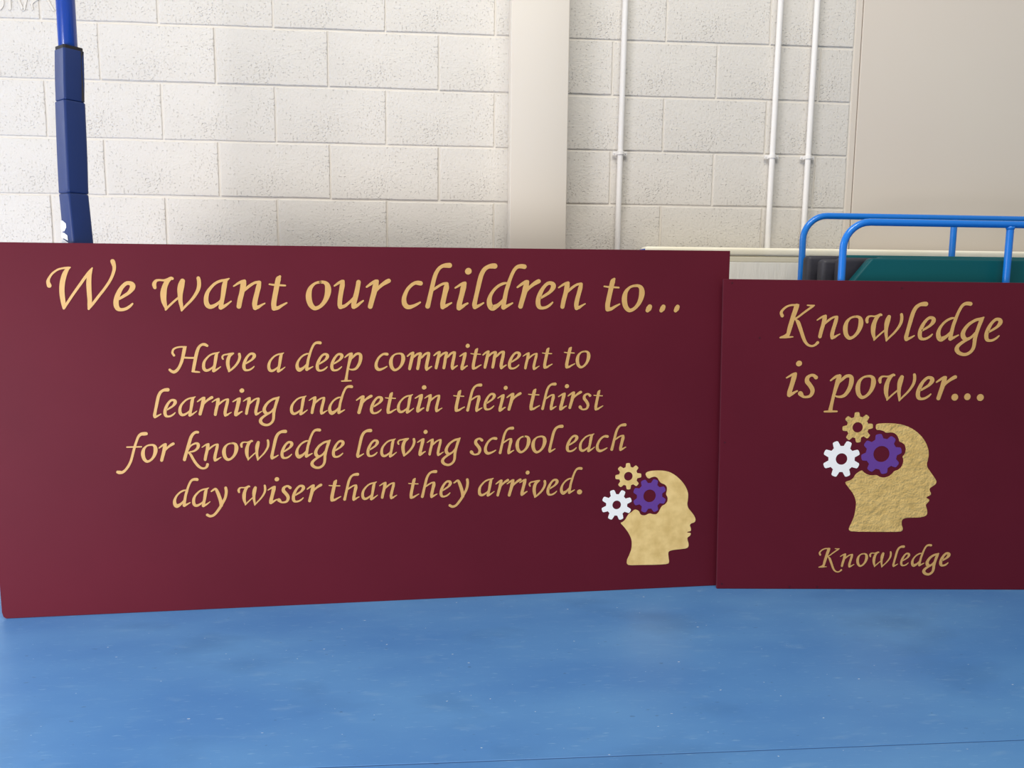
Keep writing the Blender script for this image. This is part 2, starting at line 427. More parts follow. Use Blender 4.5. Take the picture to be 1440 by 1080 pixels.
GLYPH = {"W":[[[-96.27,76.07,14.0],[-98.85,88.16,10.84],[-94.79,100.3,7.35],[-84.52,114.38,6.3],[-69.12,125.73,5.96],[-53.12,130.58,5.97],[-39.0,132.25,6.68],[-31.91,133.65,3.87]],[[-32.46,133.08,3.52],[-41.95,125.14,10.9],[-49.61,111.06,14.41],[-55.82,90.47,15.47],[-59.03,69.89,15.47],[-59.44,49.3,15.48],[-57.73,28.7,14.44],[-56.3,13.69,11.98],[-56.72,4.3,6.35]],[[-55.23,6.19,7.05],[-45.73,21.27,7.76],[-26.83,49.57,8.12],[-8.01,75.98,8.49],[10.82,102.41,8.85],[23.93,119.41,8.86],[33.33,132.25,4.25]],[[33.31,131.69,3.55],[28.44,121.33,8.86],[23.99,108.17,12.76],[21.34,87.53,14.89],[21.03,59.36,14.56],[21.6,31.13,13.51],[20.43,16.05,12.44],[17.22,3.2,6.4]],[[18.17,4.72,6.4],[30.37,19.88,8.19],[49.2,44.53,8.2],[69.9,71.08,8.21],[87.03,97.61,8.57],[96.94,122.16,9.65],[98.97,137.21,11.07],[96.28,150.31,13.92],[95.02,154.42,13.56]]],"e":[[[-16.41,40.18,7.78],[-2.04,48.99,9.45],[14.54,60.55,11.14],[25.52,75.32,16.72],[25.42,85.37,16.71],[17.01,90.45,12.8],[5.9,88.71,11.67],[-7.86,75.55,12.22],[-18.78,56.46,14.99],[-25.54,37.4,16.09],[-26.79,21.07,16.66],[-22.51,9.4,15.0],[-12.75,5.37,10.57],[1.15,7.63,9.47],[15.0,15.89,8.37],[24.12,24.68,5.58]]],"w":[[[-66.75,76.05,10.53],[-68.37,86.48,12.7],[-62.92,96.97,9.07],[-51.93,99.93,6.54],[-39.25,99.12,6.91],[-28.26,101.14,9.1],[-17.17,106.01,9.84],[-12.65,105.11,9.12]],[[-20.91,103.11,10.93],[-29.4,94.47,14.57],[-37.27,77.28,16.39],[-41.2,58.21,18.94],[-41.38,37.24,16.77],[-38.26,21.99,13.13],[-35.31,12.46,9.86],[-36.28,5.19,5.48]],[[-35.12,7.11,6.21],[-23.75,19.22,6.94],[-10.54,31.73,6.58],[4.55,45.22,6.23]],[[18.16,97.82,15.01],[14.1,85.39,19.4],[10.85,70.1,19.04],[9.38,52.9,15.39],[9.67,33.78,13.2],[11.92,18.48,11.01],[12.31,2.57,5.14]],[[12.73,4.11,6.24],[25.69,18.56,7.35],[40.88,34.0,8.09],[54.31,51.35,9.57],[64.05,68.66,11.05],[68.2,84.01,12.16],[68.3,99.31,12.15],[66.71,107.31,11.41]]],"a":[[[37.43,101.03,4.09],[25.22,96.1,7.8],[10.29,93.06,8.53],[-4.73,86.0,8.52],[-18.03,73.99,9.25],[-29.58,58.54,11.09],[-35.21,43.14,13.68],[-36.41,27.76,14.79],[-33.61,16.25,15.54],[-27.32,9.93,14.08],[-18.06,9.99,12.24],[-6.76,15.84,10.02],[4.63,24.58,8.17],[11.4,33.88,5.58]],[[35.92,100.44,4.46],[27.0,93.62,11.15],[21.93,78.21,15.61],[18.61,58.96,14.87],[15.28,39.68,13.39],[11.02,20.38,13.76],[8.79,7.25,14.51]],[[8.8,7.83,14.88],[18.19,10.78,10.43],[28.62,17.6,7.45],[41.57,27.73,4.48]]],"n":[[[-48.0,77.21,4.85],[-34.71,86.0,7.47],[-23.36,91.89,8.97],[-13.96,93.92,10.47]],[[-14.37,92.56,11.6],[-17.6,83.28,18.33],[-19.72,73.63,16.83],[-23.35,56.23,15.71],[-29.56,33.0,15.72],[-33.68,11.7,14.97]],[[-17.63,60.14,5.62],[-8.96,69.87,8.99],[4.42,80.61,9.0],[17.74,88.46,8.26],[30.95,91.11,9.4]],[[32.81,89.97,11.66],[29.65,76.02,15.42],[24.48,56.63,15.05],[19.31,37.23,15.8],[16.06,19.76,15.8],[17.26,7.15,14.31]],[[17.67,8.51,14.68],[27.12,10.12,10.93],[36.69,16.01,7.17],[48.16,22.3,4.53]]],"t":[[[7.28,111.84,8.33],[2.79,105.2,16.27],[-0.67,93.93,16.65],[-5.96,68.68,16.28],[-11.25,43.39,16.28],[-14.52,23.92,16.67],[-14.31,7.96,15.92]],[[-13.93,7.96,15.54],[-1.58,9.4,11.38],[11.88,17.27,8.36],[27.27,25.75,5.33]],[[-27.29,86.31,5.28],[-13.17,84.51,6.43],[5.72,83.53,6.44],[23.71,82.54,5.69]]],"o":[[[6.04,92.33,9.22],[18.52,91.87,10.77],[28.01,84.15,16.17],[31.03,68.53,20.04],[28.43,50.87,18.12],[21.4,33.17,14.65],[10.55,18.38,11.94],[-2.12,9.08,11.55],[-14.65,7.43,14.22],[-25.96,19.13,17.27],[-31.0,36.71,18.78],[-31.06,54.3,18.0],[-25.95,71.92,13.41],[-15.19,84.7,8.82],[-5.51,90.07,8.06],[6.04,92.33,9.22]]],"u":[[[-46.49,76.59,5.41],[-34.38,85.13,8.12],[-22.68,91.72,9.29],[-17.25,92.95,7.74]],[[-18.06,90.59,10.45],[-20.94,78.41,15.88],[-24.72,58.75,15.11],[-28.74,35.13,15.11],[-30.2,15.45,14.73],[-28.77,7.18,13.97]],[[-27.81,6.6,13.19],[-14.16,10.62,10.49],[-2.38,19.56,8.94],[9.44,30.49,8.56],[19.34,43.37,5.84]],[[32.01,89.73,14.79],[29.49,74.96,14.8],[25.34,55.24,15.58],[20.21,35.49,16.36],[15.5,17.71,15.98],[14.99,8.23,14.81]],[[15.96,7.84,13.64],[26.74,12.84,10.53],[36.6,20.81,7.81],[46.46,28.18,5.47]]],"r":[[[-37.76,72.3,6.25],[-23.31,82.95,9.39],[-10.17,90.96,10.44],[-3.64,91.56,10.97]],[[-4.97,89.7,13.06],[-9.31,73.88,18.81],[-14.5,52.77,17.25],[-21.3,28.99,16.2],[-27.02,7.84,15.68]],[[-9.25,54.92,5.23],[0.04,68.7,9.42],[13.25,80.68,11.52],[26.43,89.5,14.15],[33.8,93.26,14.16]]],"c":[[[27.93,86.9,15.13],[18.99,88.2,14.32],[9.05,87.5,11.12],[-2.91,80.04,11.11],[-14.9,67.02,11.5],[-22.94,51.06,13.08],[-27.41,35.12,15.06],[-26.14,19.21,16.66],[-19.26,9.69,16.28],[-9.35,7.35,13.92],[4.6,11.43,10.35],[16.59,17.49,8.37],[26.59,23.55,5.58]]],"h":[[[35.87,146.55,16.86],[24.24,146.19,15.24],[12.21,143.65,11.61],[1.18,135.56,11.6],[-7.86,121.53,12.8],[-13.92,105.55,13.6],[-18.99,85.58,14.0],[-24.08,63.6,14.0],[-29.17,41.6,14.4],[-33.25,23.58,14.81],[-36.71,9.96,16.01]],[[-21.08,61.63,4.8],[-10.04,70.71,8.41],[2.01,78.81,8.02],[14.06,84.91,8.43],[26.11,86.43,9.64]],[[27.11,85.04,11.66],[25.07,72.03,18.09],[21.02,56.0,16.49],[16.95,37.95,16.09],[13.28,19.89,16.49],[12.85,7.44,14.89]],[[13.86,8.86,14.49],[23.93,11.93,10.88],[33.01,17.0,7.66],[42.09,21.68,5.25]]],"i":[[[-26.27,75.47,5.65],[-14.16,83.19,7.67],[-2.04,90.32,8.89],[7.06,93.02,8.9]],[[6.45,90.41,11.33],[1.6,79.34,18.2],[-3.06,59.23,16.99],[-8.12,39.11,16.59],[-12.79,20.98,17.4],[-13.81,8.5,17.0]],[[-13.2,8.91,16.19],[-3.07,12.99,11.75],[6.05,19.09,8.52],[15.18,24.19,6.49]],[[18.18,132.17,21.84],[16.76,130.95,21.03]]],"l":[[[33.66,145.82,17.95],[23.46,145.68,16.71],[10.23,142.5,13.43],[-1.95,133.33,14.23],[-11.06,117.18,15.04],[-17.12,97.05,15.45],[-22.17,74.9,15.05],[-27.22,52.73,14.24],[-31.67,32.55,14.65],[-34.7,16.4,15.87],[-33.67,7.33,14.66]],[[-33.26,7.33,14.25],[-24.11,10.41,10.19],[-13.92,15.52,7.75],[-4.14,21.65,5.31]]],"d":[[[59.89,149.72,15.67],[49.17,150.99,14.83],[36.83,148.82,12.34],[26.6,139.62,11.51],[17.45,122.37,11.51],[10.36,104.14,11.92],[4.3,85.9,13.56],[-1.77,65.63,13.56],[-5.78,45.36,14.39],[-9.19,27.1,15.21],[-11.38,11.88,15.22]],[[-10.76,10.87,14.4],[-1.52,14.98,11.12],[8.76,20.12,8.24],[20.06,26.28,5.36]],[[2.2,94.36,5.34],[-12.16,91.8,9.02],[-28.51,83.57,9.42],[-42.79,70.32,9.82],[-53.98,53.07,11.86],[-59.04,34.86,16.36],[-56.95,18.7,18.83],[-48.73,10.24,20.49],[-37.47,13.75,16.0],[-26.21,21.32,11.91],[-15.99,32.12,9.04],[-6.81,45.35,4.93]]],"oval":[[[3.47,20.07,16.79],[-0.15,13.65,19.1],[-4.63,7.23,14.47]]],"dot":[[[0.3,14.41,27.53],[-0.3,13.77,27.53]]],"K":[[[-70.5,123.03,13.23],[-74.99,134.69,11.8],[-69.1,146.44,9.44],[-55.43,158.25,8.02],[-39.18,164.7,7.55],[-20.35,166.04,7.55],[-6.68,166.63,5.19]],[[-14.95,161.42,19.83],[-19.43,144.55,18.89],[-26.08,123.43,17.96],[-32.79,97.6,17.97],[-38.89,74.08,17.51],[-43.44,52.9,14.68],[-44.76,44.66,11.84]],[[-45.0,50.54,13.26],[-56.53,42.91,10.89],[-74.06,37.35,6.63]],[[-75.22,36.63,6.16],[-50.41,38.26,8.05],[-24.43,40.13,4.26]],[[-21.47,109.42,8.04],[-4.22,120.82,7.56],[14.05,135.5,8.03],[34.64,150.89,8.5],[48.37,161.07,8.5],[55.27,165.1,4.72]],[[27.39,165.31,5.19],[41.13,164.27,6.61],[52.9,165.31,4.72]],[[-15.46,107.13,7.09],[-6.78,97.83,14.66],[1.13,79.13,15.15],[9.16,58.06,14.21],[17.19,36.96,13.75],[26.26,19.37,11.86],[38.64,7.69,9.49],[53.04,4.27,8.54],[65.88,9.1,9.02],[74.96,18.13,11.86]]],"g":[[[53.59,155.18,5.71],[40.91,148.72,11.43],[24.47,145.04,11.43],[8.35,136.43,11.43],[-7.54,124.05,12.86],[-20.71,106.27,14.77],[-26.75,88.53,18.12],[-22.28,74.41,18.6],[-11.1,67.42,14.31],[0.61,71.06,10.97],[12.01,79.43,9.54],[21.83,93.67,5.72]],[[52.47,154.0,6.67],[44.83,143.34,15.24],[38.76,126.82,15.25],[32.83,107.92,14.78],[27.38,89.0,15.26],[23.35,70.08,15.75],[22.18,51.16,14.8],[19.67,34.57,13.85],[11.1,19.11,12.43],[-4.95,8.31,12.43],[-21.6,6.98,13.38],[-38.78,13.95,15.77],[-47.16,25.73,18.15],[-45.03,37.58,15.28],[-34.96,48.31,12.89],[-21.26,58.35,11.93],[-8.56,65.08,9.54]]],"s":[[[29.94,83.27,15.72],[20.05,91.28,11.91],[8.16,90.71,10.95],[-3.32,81.11,15.24],[-3.88,66.84,18.11],[6.23,53.83,17.64],[16.46,38.43,17.65],[18.29,24.14,15.75],[10.58,9.77,11.94],[-4.72,4.88,9.55],[-16.74,6.7,10.5],[-25.48,15.46,18.13],[-28.5,19.02,18.61]]],"p":[[[-35.37,128.61,6.2],[-22.74,138.94,9.06],[-11.15,146.16,10.97],[1.84,148.64,10.49]],[[0.25,146.96,14.78],[-4.45,130.75,20.04],[-10.58,109.28,16.71],[-16.61,85.4,14.33],[-21.93,61.49,12.9],[-26.29,37.55,13.39],[-29.69,18.38,15.31],[-30.92,8.79,17.23]],[[-54.6,3.35,6.7],[-29.52,4.49,8.62],[-4.38,4.67,6.7]],[[0.78,121.28,5.73],[10.94,133.25,10.97],[24.67,145.25,12.4],[38.86,147.74,13.36],[47.56,140.67,17.18],[48.39,124.02,18.62],[44.56,104.94,17.2],[35.94,85.79,15.29],[23.56,70.19,13.39],[9.51,64.11,10.52],[-4.83,64.0,8.13],[-14.56,67.51,5.73]]],"H":[[[-68.9,91.54,11.88],[-75.61,104.05,10.92],[-71.5,120.28,9.97],[-56.92,130.24,8.55],[-37.77,133.96,8.09],[-18.71,134.44,7.62],[-8.67,135.17,5.25]],[[-16.46,130.18,17.16],[-20.64,111.43,17.16],[-26.22,86.41,15.73],[-33.0,61.37,14.78],[-43.35,36.33,13.83],[-57.12,16.32,14.77],[-71.7,7.62,15.24],[-83.47,11.45,13.32],[-91.56,18.52,12.36]],[[-19.27,80.12,9.54],[3.37,78.79,9.08],[29.68,78.71,9.58]],[[91.5,140.07,12.49],[79.68,146.35,14.39],[65.26,145.11,11.98],[51.7,132.59,13.41],[42.66,111.3,15.8],[35.9,86.22,16.28],[30.33,61.12,16.29],[24.68,33.49,15.81],[20.97,14.63,14.86]],[[15.54,9.63,7.67],[32.27,7.77,9.11],[50.22,6.15,7.21]]],"v":[[[-40.17,67.51,8.22],[-43.52,77.62,9.19],[-35.98,87.68,8.22],[-20.15,91.42,7.75],[-3.13,93.9,10.66],[10.27,96.39,8.25]],[[5.35,93.88,11.15],[-8.29,82.56,15.51],[-16.11,62.37,17.44],[-17.63,42.15,17.45],[-15.21,24.43,16.01],[-13.17,10.49,11.65],[-14.09,3.4,6.79]],[[-12.6,4.66,8.25],[4.54,18.75,10.2],[21.03,35.65,11.18],[34.97,57.12,12.16],[41.1,77.35,13.62],[39.55,92.53,13.61]]],"m":[[[-62.37,78.05,7.74],[-49.39,88.96,9.81],[-36.43,95.45,11.37],[-31.77,96.22,10.86]],[[-33.86,93.62,14.48],[-38.66,70.68,17.06],[-44.51,44.59,17.07],[-50.38,18.49,16.04],[-51.72,11.17,15.0]],[[-39.22,62.85,6.21],[-27.5,75.86,10.35],[-13.2,87.56,10.87],[2.37,92.74,11.92],[7.55,91.42,11.41]],[[5.46,88.82,15.04],[-0.37,65.33,16.59],[-4.41,39.19,16.08],[-9.75,11.74,15.56]],[[2.21,62.7,6.22],[15.24,74.42,10.9],[28.29,87.45,10.9],[41.3,93.95,11.95],[49.62,93.93,12.48]],[[49.09,91.32,15.08],[45.08,67.79,17.16],[39.77,44.24,17.17],[35.76,20.67,17.17],[37.0,7.55,14.58]],[[37.0,7.03,14.05],[48.75,14.05,9.9],[63.12,23.16,6.26]]],"f":[[[70.48,205.91,16.62],[59.78,205.33,18.03],[45.46,203.04,15.17],[33.15,190.59,12.79],[24.06,169.22,11.84],[16.1,146.55,11.84],[7.94,118.79,12.31],[-0.32,88.47,12.32],[-8.39,63.21,12.32],[-19.92,40.56,12.31],[-34.9,20.54,12.31],[-49.53,9.43,14.19],[-63.74,9.01,17.95],[-71.23,10.72,15.11]],[[-23.25,138.44,7.08],[9.87,138.55,7.58],[45.46,138.87,6.65]]],"k":[[[13.72,194.26,13.05],[4.05,194.43,13.52],[-9.5,185.71,14.0],[-20.96,166.74,15.44],[-29.0,141.31,15.92],[-37.06,115.86,15.44],[-45.19,87.83,15.44],[-51.97,64.88,15.93],[-55.26,52.63,14.96]],[[-35.05,103.0,5.79],[-26.03,120.76,8.21],[-11.18,132.0,8.7],[3.48,136.85,11.12],[12.99,131.54,15.97],[12.56,117.44,15.01],[2.44,103.52,11.13],[-12.33,95.36,9.19],[-28.14,92.6,6.76]],[[-35.46,90.19,8.69],[-24.92,79.7,11.6],[-13.56,56.33,13.07],[-2.09,35.5,13.57],[11.89,17.14,13.59],[26.16,7.0,11.66],[40.73,6.14,10.7],[51.9,13.62,12.66],[55.92,25.92,13.63]]],"y":[[[-25.14,139.57,7.82],[-5.2,152.02,11.75],[4.14,136.15,16.66],[13.2,109.84,17.66],[19.82,83.56,17.68],[21.69,62.61,16.71]],[[46.42,155.8,14.74],[48.3,134.91,14.75],[42.52,103.77,13.77],[26.9,72.9,13.76],[8.82,42.1,13.76],[-14.1,14.06,12.76],[-33.94,6.86,13.73],[-48.43,14.13,14.69]]]}

PLACE = {"h":[["W",0.2909,1.0054,1.006,1.008],["e",0.4179,1.0018,0.978,0.999],["w",0.5789,1.0021,1.011,1.009],["a",0.705,1.0085,1.003,1.006],["n",0.8047,1.0078,1.007,1.008],["t",0.8962,1.0063,0.991,1.003],["o",1.0264,1.0082,1.01,1.009],["u",1.1253,1.0125,1.006,1.007],["r",1.2227,1.0139,1.022,1.012],["c",1.3353,1.0134,1.007,1.008],["h",1.4246,1.0138,1.025,1.013],["i",1.5073,1.0103,1.013,1.01],["l",1.5817,1.0146,1.017,1.011],["d",1.6573,1.0099,1.018,1.011],["r",1.7336,1.0172,1.037,1.017],["e",1.7938,1.0149,1.004,1.007],["n",1.8864,1.0134,0.987,1.002],["t",2.0295,1.0093,1.028,1.014],["o",2.1067,1.0069,1.009,1.008],["oval",2.1644,1.0067,1.011,1.009],["oval",2.2147,1.0069,0.947,0.989],["oval",2.2672,1.0072,0.911,0.978]],"k1":[["K",0.2633,0.8888,0.901,0.898],["n",0.3671,0.9165,0.868,0.888],["o",0.4553,0.9159,0.879,0.891],["w",0.5657,0.9108,0.912,0.901],["l",0.6803,0.9128,0.938,0.91],["e",0.7199,0.9161,0.884,0.893],["d",0.817,0.9122,0.919,0.904],["g",0.8751,0.8611,0.894,0.896],["e",0.9604,0.9126,0.897,0.897]],"k2":[["i",0.2501,0.7089,0.964,0.918],["s",0.3028,0.7051,0.921,0.904],["p",0.4155,0.6542,0.897,0.897],["o",0.5112,0.7035,0.892,0.895],["w",0.624,0.6959,0.916,0.903],["e",0.7264,0.701,0.917,0.903],["r",0.8021,0.7012,0.93,0.907],["dot",0.8363,0.7002,0.889,0.894],["dot",0.882,0.7023,0.848,0.882],["dot",0.9292,0.6997,0.914,0.902]],"k3":[["K",0.4143,0.0627,0.552,0.543],["n",0.4758,0.0814,0.541,0.54],["o",0.5309,0.0843,0.522,0.534],["w",0.5976,0.0823,0.556,0.544],["l",0.665,0.0843,0.505,0.528],["e",0.6898,0.0873,0.509,0.53],["d",0.7492,0.0853,0.551,0.543],["g",0.7855,0.0539,0.509,0.53],["e",0.8364,0.0879,0.539,0.539]],"a":[["H",0.6077,0.8003,0.651,0.647],["a",0.6791,0.8034,0.688,0.659],["v",0.7422,0.8032,0.655,0.648],["e",0.7986,0.8061,0.638,0.643],["a",0.8854,0.8012,0.666,0.652],["d",0.9906,0.8036,0.643,0.644],["e",1.0352,0.8037,0.637,0.643],["e",1.0828,0.8041,0.632,0.641],["p",1.1313,0.7692,0.621,0.638],["c",1.2309,0.8046,0.673,0.654],["o",1.283,0.8033,0.667,0.652],["m",1.3584,0.8043,0.649,0.646],["m",1.4473,0.8067,0.631,0.641],["i",1.5121,0.8054,0.626,0.639],["t",1.5519,0.8072,0.645,0.645],["m",1.6161,0.808,0.643,0.644],["e",1.6855,0.8071,0.652,0.647],["n",1.7443,0.8046,0.596,0.63],["t",1.8017,0.8089,0.635,0.642],["t",1.8809,0.8095,0.689,0.659],["o",1.9292,0.8096,0.646,0.645]],"b":[["l",0.5183,0.6533,0.642,0.642],["e",0.5451,0.6554,0.619,0.634],["a",0.5999,0.6573,0.677,0.652],["r",0.6557,0.6605,0.644,0.642],["n",0.7074,0.6557,0.626,0.636],["i",0.7611,0.6562,0.675,0.652],["n",0.8061,0.658,0.607,0.631],["g",0.8594,0.6216,0.615,0.633],["a",0.9553,0.6566,0.664,0.648],["n",1.0189,0.658,0.613,0.632],["d",1.0932,0.6569,0.621,0.635],["r",1.1718,0.6584,0.688,0.656],["e",1.2125,0.6573,0.639,0.64],["t",1.2607,0.6574,0.653,0.645],["a",1.3099,0.6578,0.663,0.648],["i",1.3614,0.6608,0.695,0.658],["n",1.4051,0.6613,0.615,0.633],["t",1.4934,0.6614,0.684,0.655],["h",1.5461,0.6605,0.632,0.638],["e",1.5994,0.6652,0.611,0.632],["i",1.6444,0.6597,0.626,0.636],["r",1.685,0.6631,0.655,0.646],["t",1.7559,0.6628,0.714,0.664],["h",1.8088,0.6626,0.612,0.632],["i",1.8606,0.6614,0.677,0.652],["r",1.9012,0.6663,0.642,0.641],["s",1.9381,0.6611,0.603,0.629],["t",1.9868,0.6598,0.611,0.632]],"c":[["f",0.4215,0.4705,0.652,0.644],["o",0.4752,0.5063,0.636,0.639],["r",0.5297,0.5086,0.631,0.638],["k",0.6203,0.48,0.653,0.644],["n",0.6706,0.5054,0.619,0.634],["o",0.7306,0.5068,0.643,0.641],["w",0.8099,0.5051,0.637,0.639],["l",0.8873,0.5084,0.668,0.649],["e",0.9138,0.5092,0.611,0.631],["d",0.9838,0.5098,0.641,0.641],["g",1.0241,0.4728,0.612,0.631],["e",1.0828,0.5095,0.61,0.631],["l",1.1697,0.5076,0.647,0.643],["e",1.1979,0.5098,0.603,0.629],["a",1.2513,0.5066,0.641,0.641],["v",1.312,0.509,0.654,0.645],["i",1.3668,0.5096,0.628,0.637],["n",1.411,0.5082,0.58,0.622],["g",1.4646,0.4724,0.607,0.63],["s",1.554,0.5079,0.628,0.637],["c",1.6035,0.5094,0.67,0.65],["h",1.6592,0.5092,0.61,0.631],["o",1.7178,0.5118,0.654,0.645],["o",1.7746,0.5103,0.667,0.649],["l",1.8353,0.5118,0.643,0.641],["e",1.8938,0.5121,0.641,0.641],["a",1.9477,0.5107,0.67,0.65],["c",2.0037,0.5098,0.662,0.647],["h",2.0628,0.5125,0.655,0.645]],"d":[["d",0.5851,0.3525,0.62,0.628],["a",0.6332,0.3522,0.672,0.644],["y",0.6826,0.3165,0.647,0.636],["w",0.7968,0.3522,0.627,0.63],["i",0.8667,0.3557,0.679,0.646],["s",0.9022,0.3575,0.65,0.637],["e",0.9484,0.3587,0.635,0.632],["r",1.0019,0.3583,0.641,0.634],["t",1.0695,0.3584,0.703,0.654],["h",1.1241,0.359,0.617,0.627],["a",1.1856,0.359,0.645,0.635],["n",1.2488,0.3608,0.604,0.623],["t",1.3362,0.3602,0.631,0.631],["h",1.3892,0.3609,0.646,0.636],["e",1.4465,0.3618,0.613,0.625],["y",1.4919,0.324,0.644,0.635],["a",1.5885,0.3604,0.673,0.644],["r",1.6451,0.3597,0.595,0.62],["r",1.6872,0.3582,0.652,0.638],["i",1.7237,0.3594,0.632,0.631],["v",1.7705,0.3509,0.663,0.641],["e",1.8248,0.3572,0.619,0.627],["d",1.8925,0.3594,0.602,0.622],["dot",1.9232,0.3587,0.68,0.646]]}

HEAD_L = [[2.1653,0.4266],[2.1706,0.4335],[2.1851,0.4376],[2.2103,0.4387],[2.2355,0.4372],[2.2567,0.4318],[2.2782,0.4197],[2.2998,0.4006],[2.3152,0.3815],[2.3242,0.3647],[2.3289,0.348],[2.3282,0.3272],[2.3257,0.3106],[2.3304,0.2959],[2.3436,0.2809],[2.3548,0.2659],[2.3598,0.2532],[2.3576,0.2428],[2.3419,0.2383],[2.3378,0.2309],[2.3423,0.2223],[2.3435,0.2097],[2.329,0.2077],[2.3291,0.2043],[2.3437,0.203],[2.341,0.193],[2.3313,0.1871],[2.3298,0.1808],[2.3354,0.1638],[2.3357,0.1533],[2.3303,0.1459],[2.3025,0.1432],[2.277,0.1417],[2.2621,0.138],[2.258,0.1311],[2.2607,0.112],[2.2632,0.0972],[2.2591,0.0898],[2.2187,0.0885],[2.1551,0.0904],[2.1108,0.091],[2.1023,0.0976],[2.1033,0.1122],[2.1121,0.1306],[2.1193,0.1512],[2.1204,0.1761],[2.1158,0.195],[2.1041,0.2162],[2.0891,0.2353],[2.0755,0.2499],[2.0846,0.2528],[2.0948,0.262],[2.1008,0.2742],[2.1069,0.2823],[2.1173,0.2881],[2.1255,0.2961],[2.1338,0.2971],[2.1444,0.2914],[2.1488,0.2809],[2.1552,0.2753],[2.1679,0.2741],[2.1845,0.2818],[2.1973,0.2773],[2.2099,0.2769],[2.219,0.2849],[2.2242,0.2971],[2.2303,0.3073],[2.2428,0.3132],[2.251,0.3233],[2.2515,0.3378],[2.244,0.3504],[2.2479,0.3627],[2.2476,0.3772],[2.2389,0.3869],[2.224,0.3922],[2.2162,0.4027],[2.2109,0.4123],[2.2003,0.4167],[2.1878,0.4138],[2.1795,0.409],[2.171,0.4142]]
HEAD_R = [[0.5559,0.6114],[0.5657,0.6151],[0.5884,0.6166],[0.6202,0.6164],[0.6523,0.612],[0.6802,0.6022],[0.7062,0.5864],[0.7279,0.566],[0.7429,0.5441],[0.752,0.5213],[0.7546,0.5006],[0.752,0.4822],[0.7487,0.4684],[0.7527,0.4546],[0.7651,0.4385],[0.78,0.4188],[0.7886,0.4063],[0.7874,0.3957],[0.7773,0.3878],[0.7641,0.3784],[0.766,0.3692],[0.7711,0.3599],[0.7701,0.3539],[0.7567,0.3469],[0.7547,0.3427],[0.7655,0.3381],[0.766,0.3307],[0.7581,0.3227],[0.7539,0.3171],[0.7567,0.3088],[0.7612,0.2948],[0.7614,0.2832],[0.7563,0.2762],[0.7359,0.2705],[0.7083,0.2699],[0.6853,0.2688],[0.674,0.265],[0.6689,0.2571],[0.6697,0.2431],[0.6751,0.2291],[0.6732,0.2207],[0.6652,0.2164],[0.5868,0.2161],[0.4855,0.2165],[0.4769,0.2221],[0.4765,0.2305],[0.486,0.2515],[0.4941,0.2749],[0.4974,0.3005],[0.4985,0.3237],[0.494,0.3399],[0.4853,0.3584],[0.4683,0.3791],[0.4536,0.3975],[0.4602,0.4031],[0.4738,0.4068],[0.4847,0.4161],[0.4909,0.43],[0.513,0.4449],[0.5203,0.4371],[0.5321,0.4293],[0.5483,0.4248],[0.5688,0.4272],[0.5783,0.4204],[0.5945,0.4168],[0.6126,0.4215],[0.6257,0.4331],[0.6307,0.441],[0.6478,0.447],[0.6586,0.4586],[0.6632,0.4748],[0.6626,0.4863],[0.658,0.4945],[0.6675,0.5047],[0.6701,0.523],[0.6646,0.539],[0.6537,0.5467],[0.6444,0.5494],[0.6405,0.5631],[0.6306,0.5777],[0.6152,0.584],[0.5948,0.5811],[0.5854,0.5879],[0.5715,0.5919],[0.5601,0.5918],[0.5562,0.5977]]
GEARS_L = [[2.10206,0.42003,0.04835,0.03501,0.01584,1.60953],[2.06088,0.31624,0.05707,0.03957,0.01583,1.90224],[2.18304,0.34596,0.0632,0.04803,0.02317,1.99206]]
GEARS_R = [[0.49006,0.60091,0.05546,0.04,0.01864,1.66356],[0.43705,0.48485,0.06841,0.04834,0.02098,1.96521],[0.58163,0.50411,0.07395,0.05752,0.02922,1.76301]]
B1 = {"o":[-0.51984,-0.82287,0.0],"e":[0.99804,0.06257,0.0],"u":[-0.00172,0.02739,0.99962],"n":[0.06255,-0.99766,0.02744]}
B2 = {"o":[1.91402,-0.70122,0.0],"e":[0.99783,-0.06584,0.0],"u":[0.00191,0.02893,0.99958],"n":[-0.06582,-0.99741,0.029]}
B1C = [[0.0,0.0],[2.44132,0.0],[2.4611,1.22687],[0.04832,1.21426]]
B2C = [[0.0,0.0],[1.13915,0.0],[1.06,1.12364],[-0.01376,1.12702]]


M_CUT = mat('letter_cut_edge', srgb(120, 62, 48), 0.7)


def letter_mesh(sts, weight=1.0):
    bm = bmesh.new()
    for i, st in enumerate(sts):
        stroke(bm, [[p[0] / 1000, p[1] / 1000, p[2] / 1000 * weight] for p in st], 0.0011, 0.00002 * i)
    me = bpy.data.meshes.new('letter')
    bm.to_mesh(me)
    bm.free()
    me.materials.append(M_GOLD)
    me.materials.append(M_CUT)
    for f in me.polygons:
        if abs(f.normal.z) < 0.5: f.material_index = 1
    return me


GM = {key: letter_mesh(sts) for key, sts in GLYPH.items()}
BOLD = {key: letter_mesh(GLYPH[key], 1.3) for key in 'ge'}


def poly_plate(name, pts, h, m, parent, **k):
    bm = bmesh.new()
    f = bm.faces.new([bm.verts.new((x, y, h)) for x, y in pts])
    low = [bm.verts.new((x, y, 0)) for x, y in pts]
    v = list(f.verts)
    n = len(pts)
    for i in range(n):
        bm.faces.new((v[i], low[i], low[(i + 1) % n], v[(i + 1) % n]))
    bmesh.ops.triangulate(bm, faces=[f])
    return from_bm(name, bm, m, parent, **k)


def smooth_closed(P, it=1):
    for _ in range(it):
        Q = []
        for i in range(len(P)):
            a, b = P[i], P[(i + 1) % len(P)]
            Q += [(a[0] * .78 + b[0] * .22, a[1] * .78 + b[1] * .22), (a[0] * .22 + b[0] * .78, a[1] * .22 + b[1] * .78)]
        P = Q
    return P


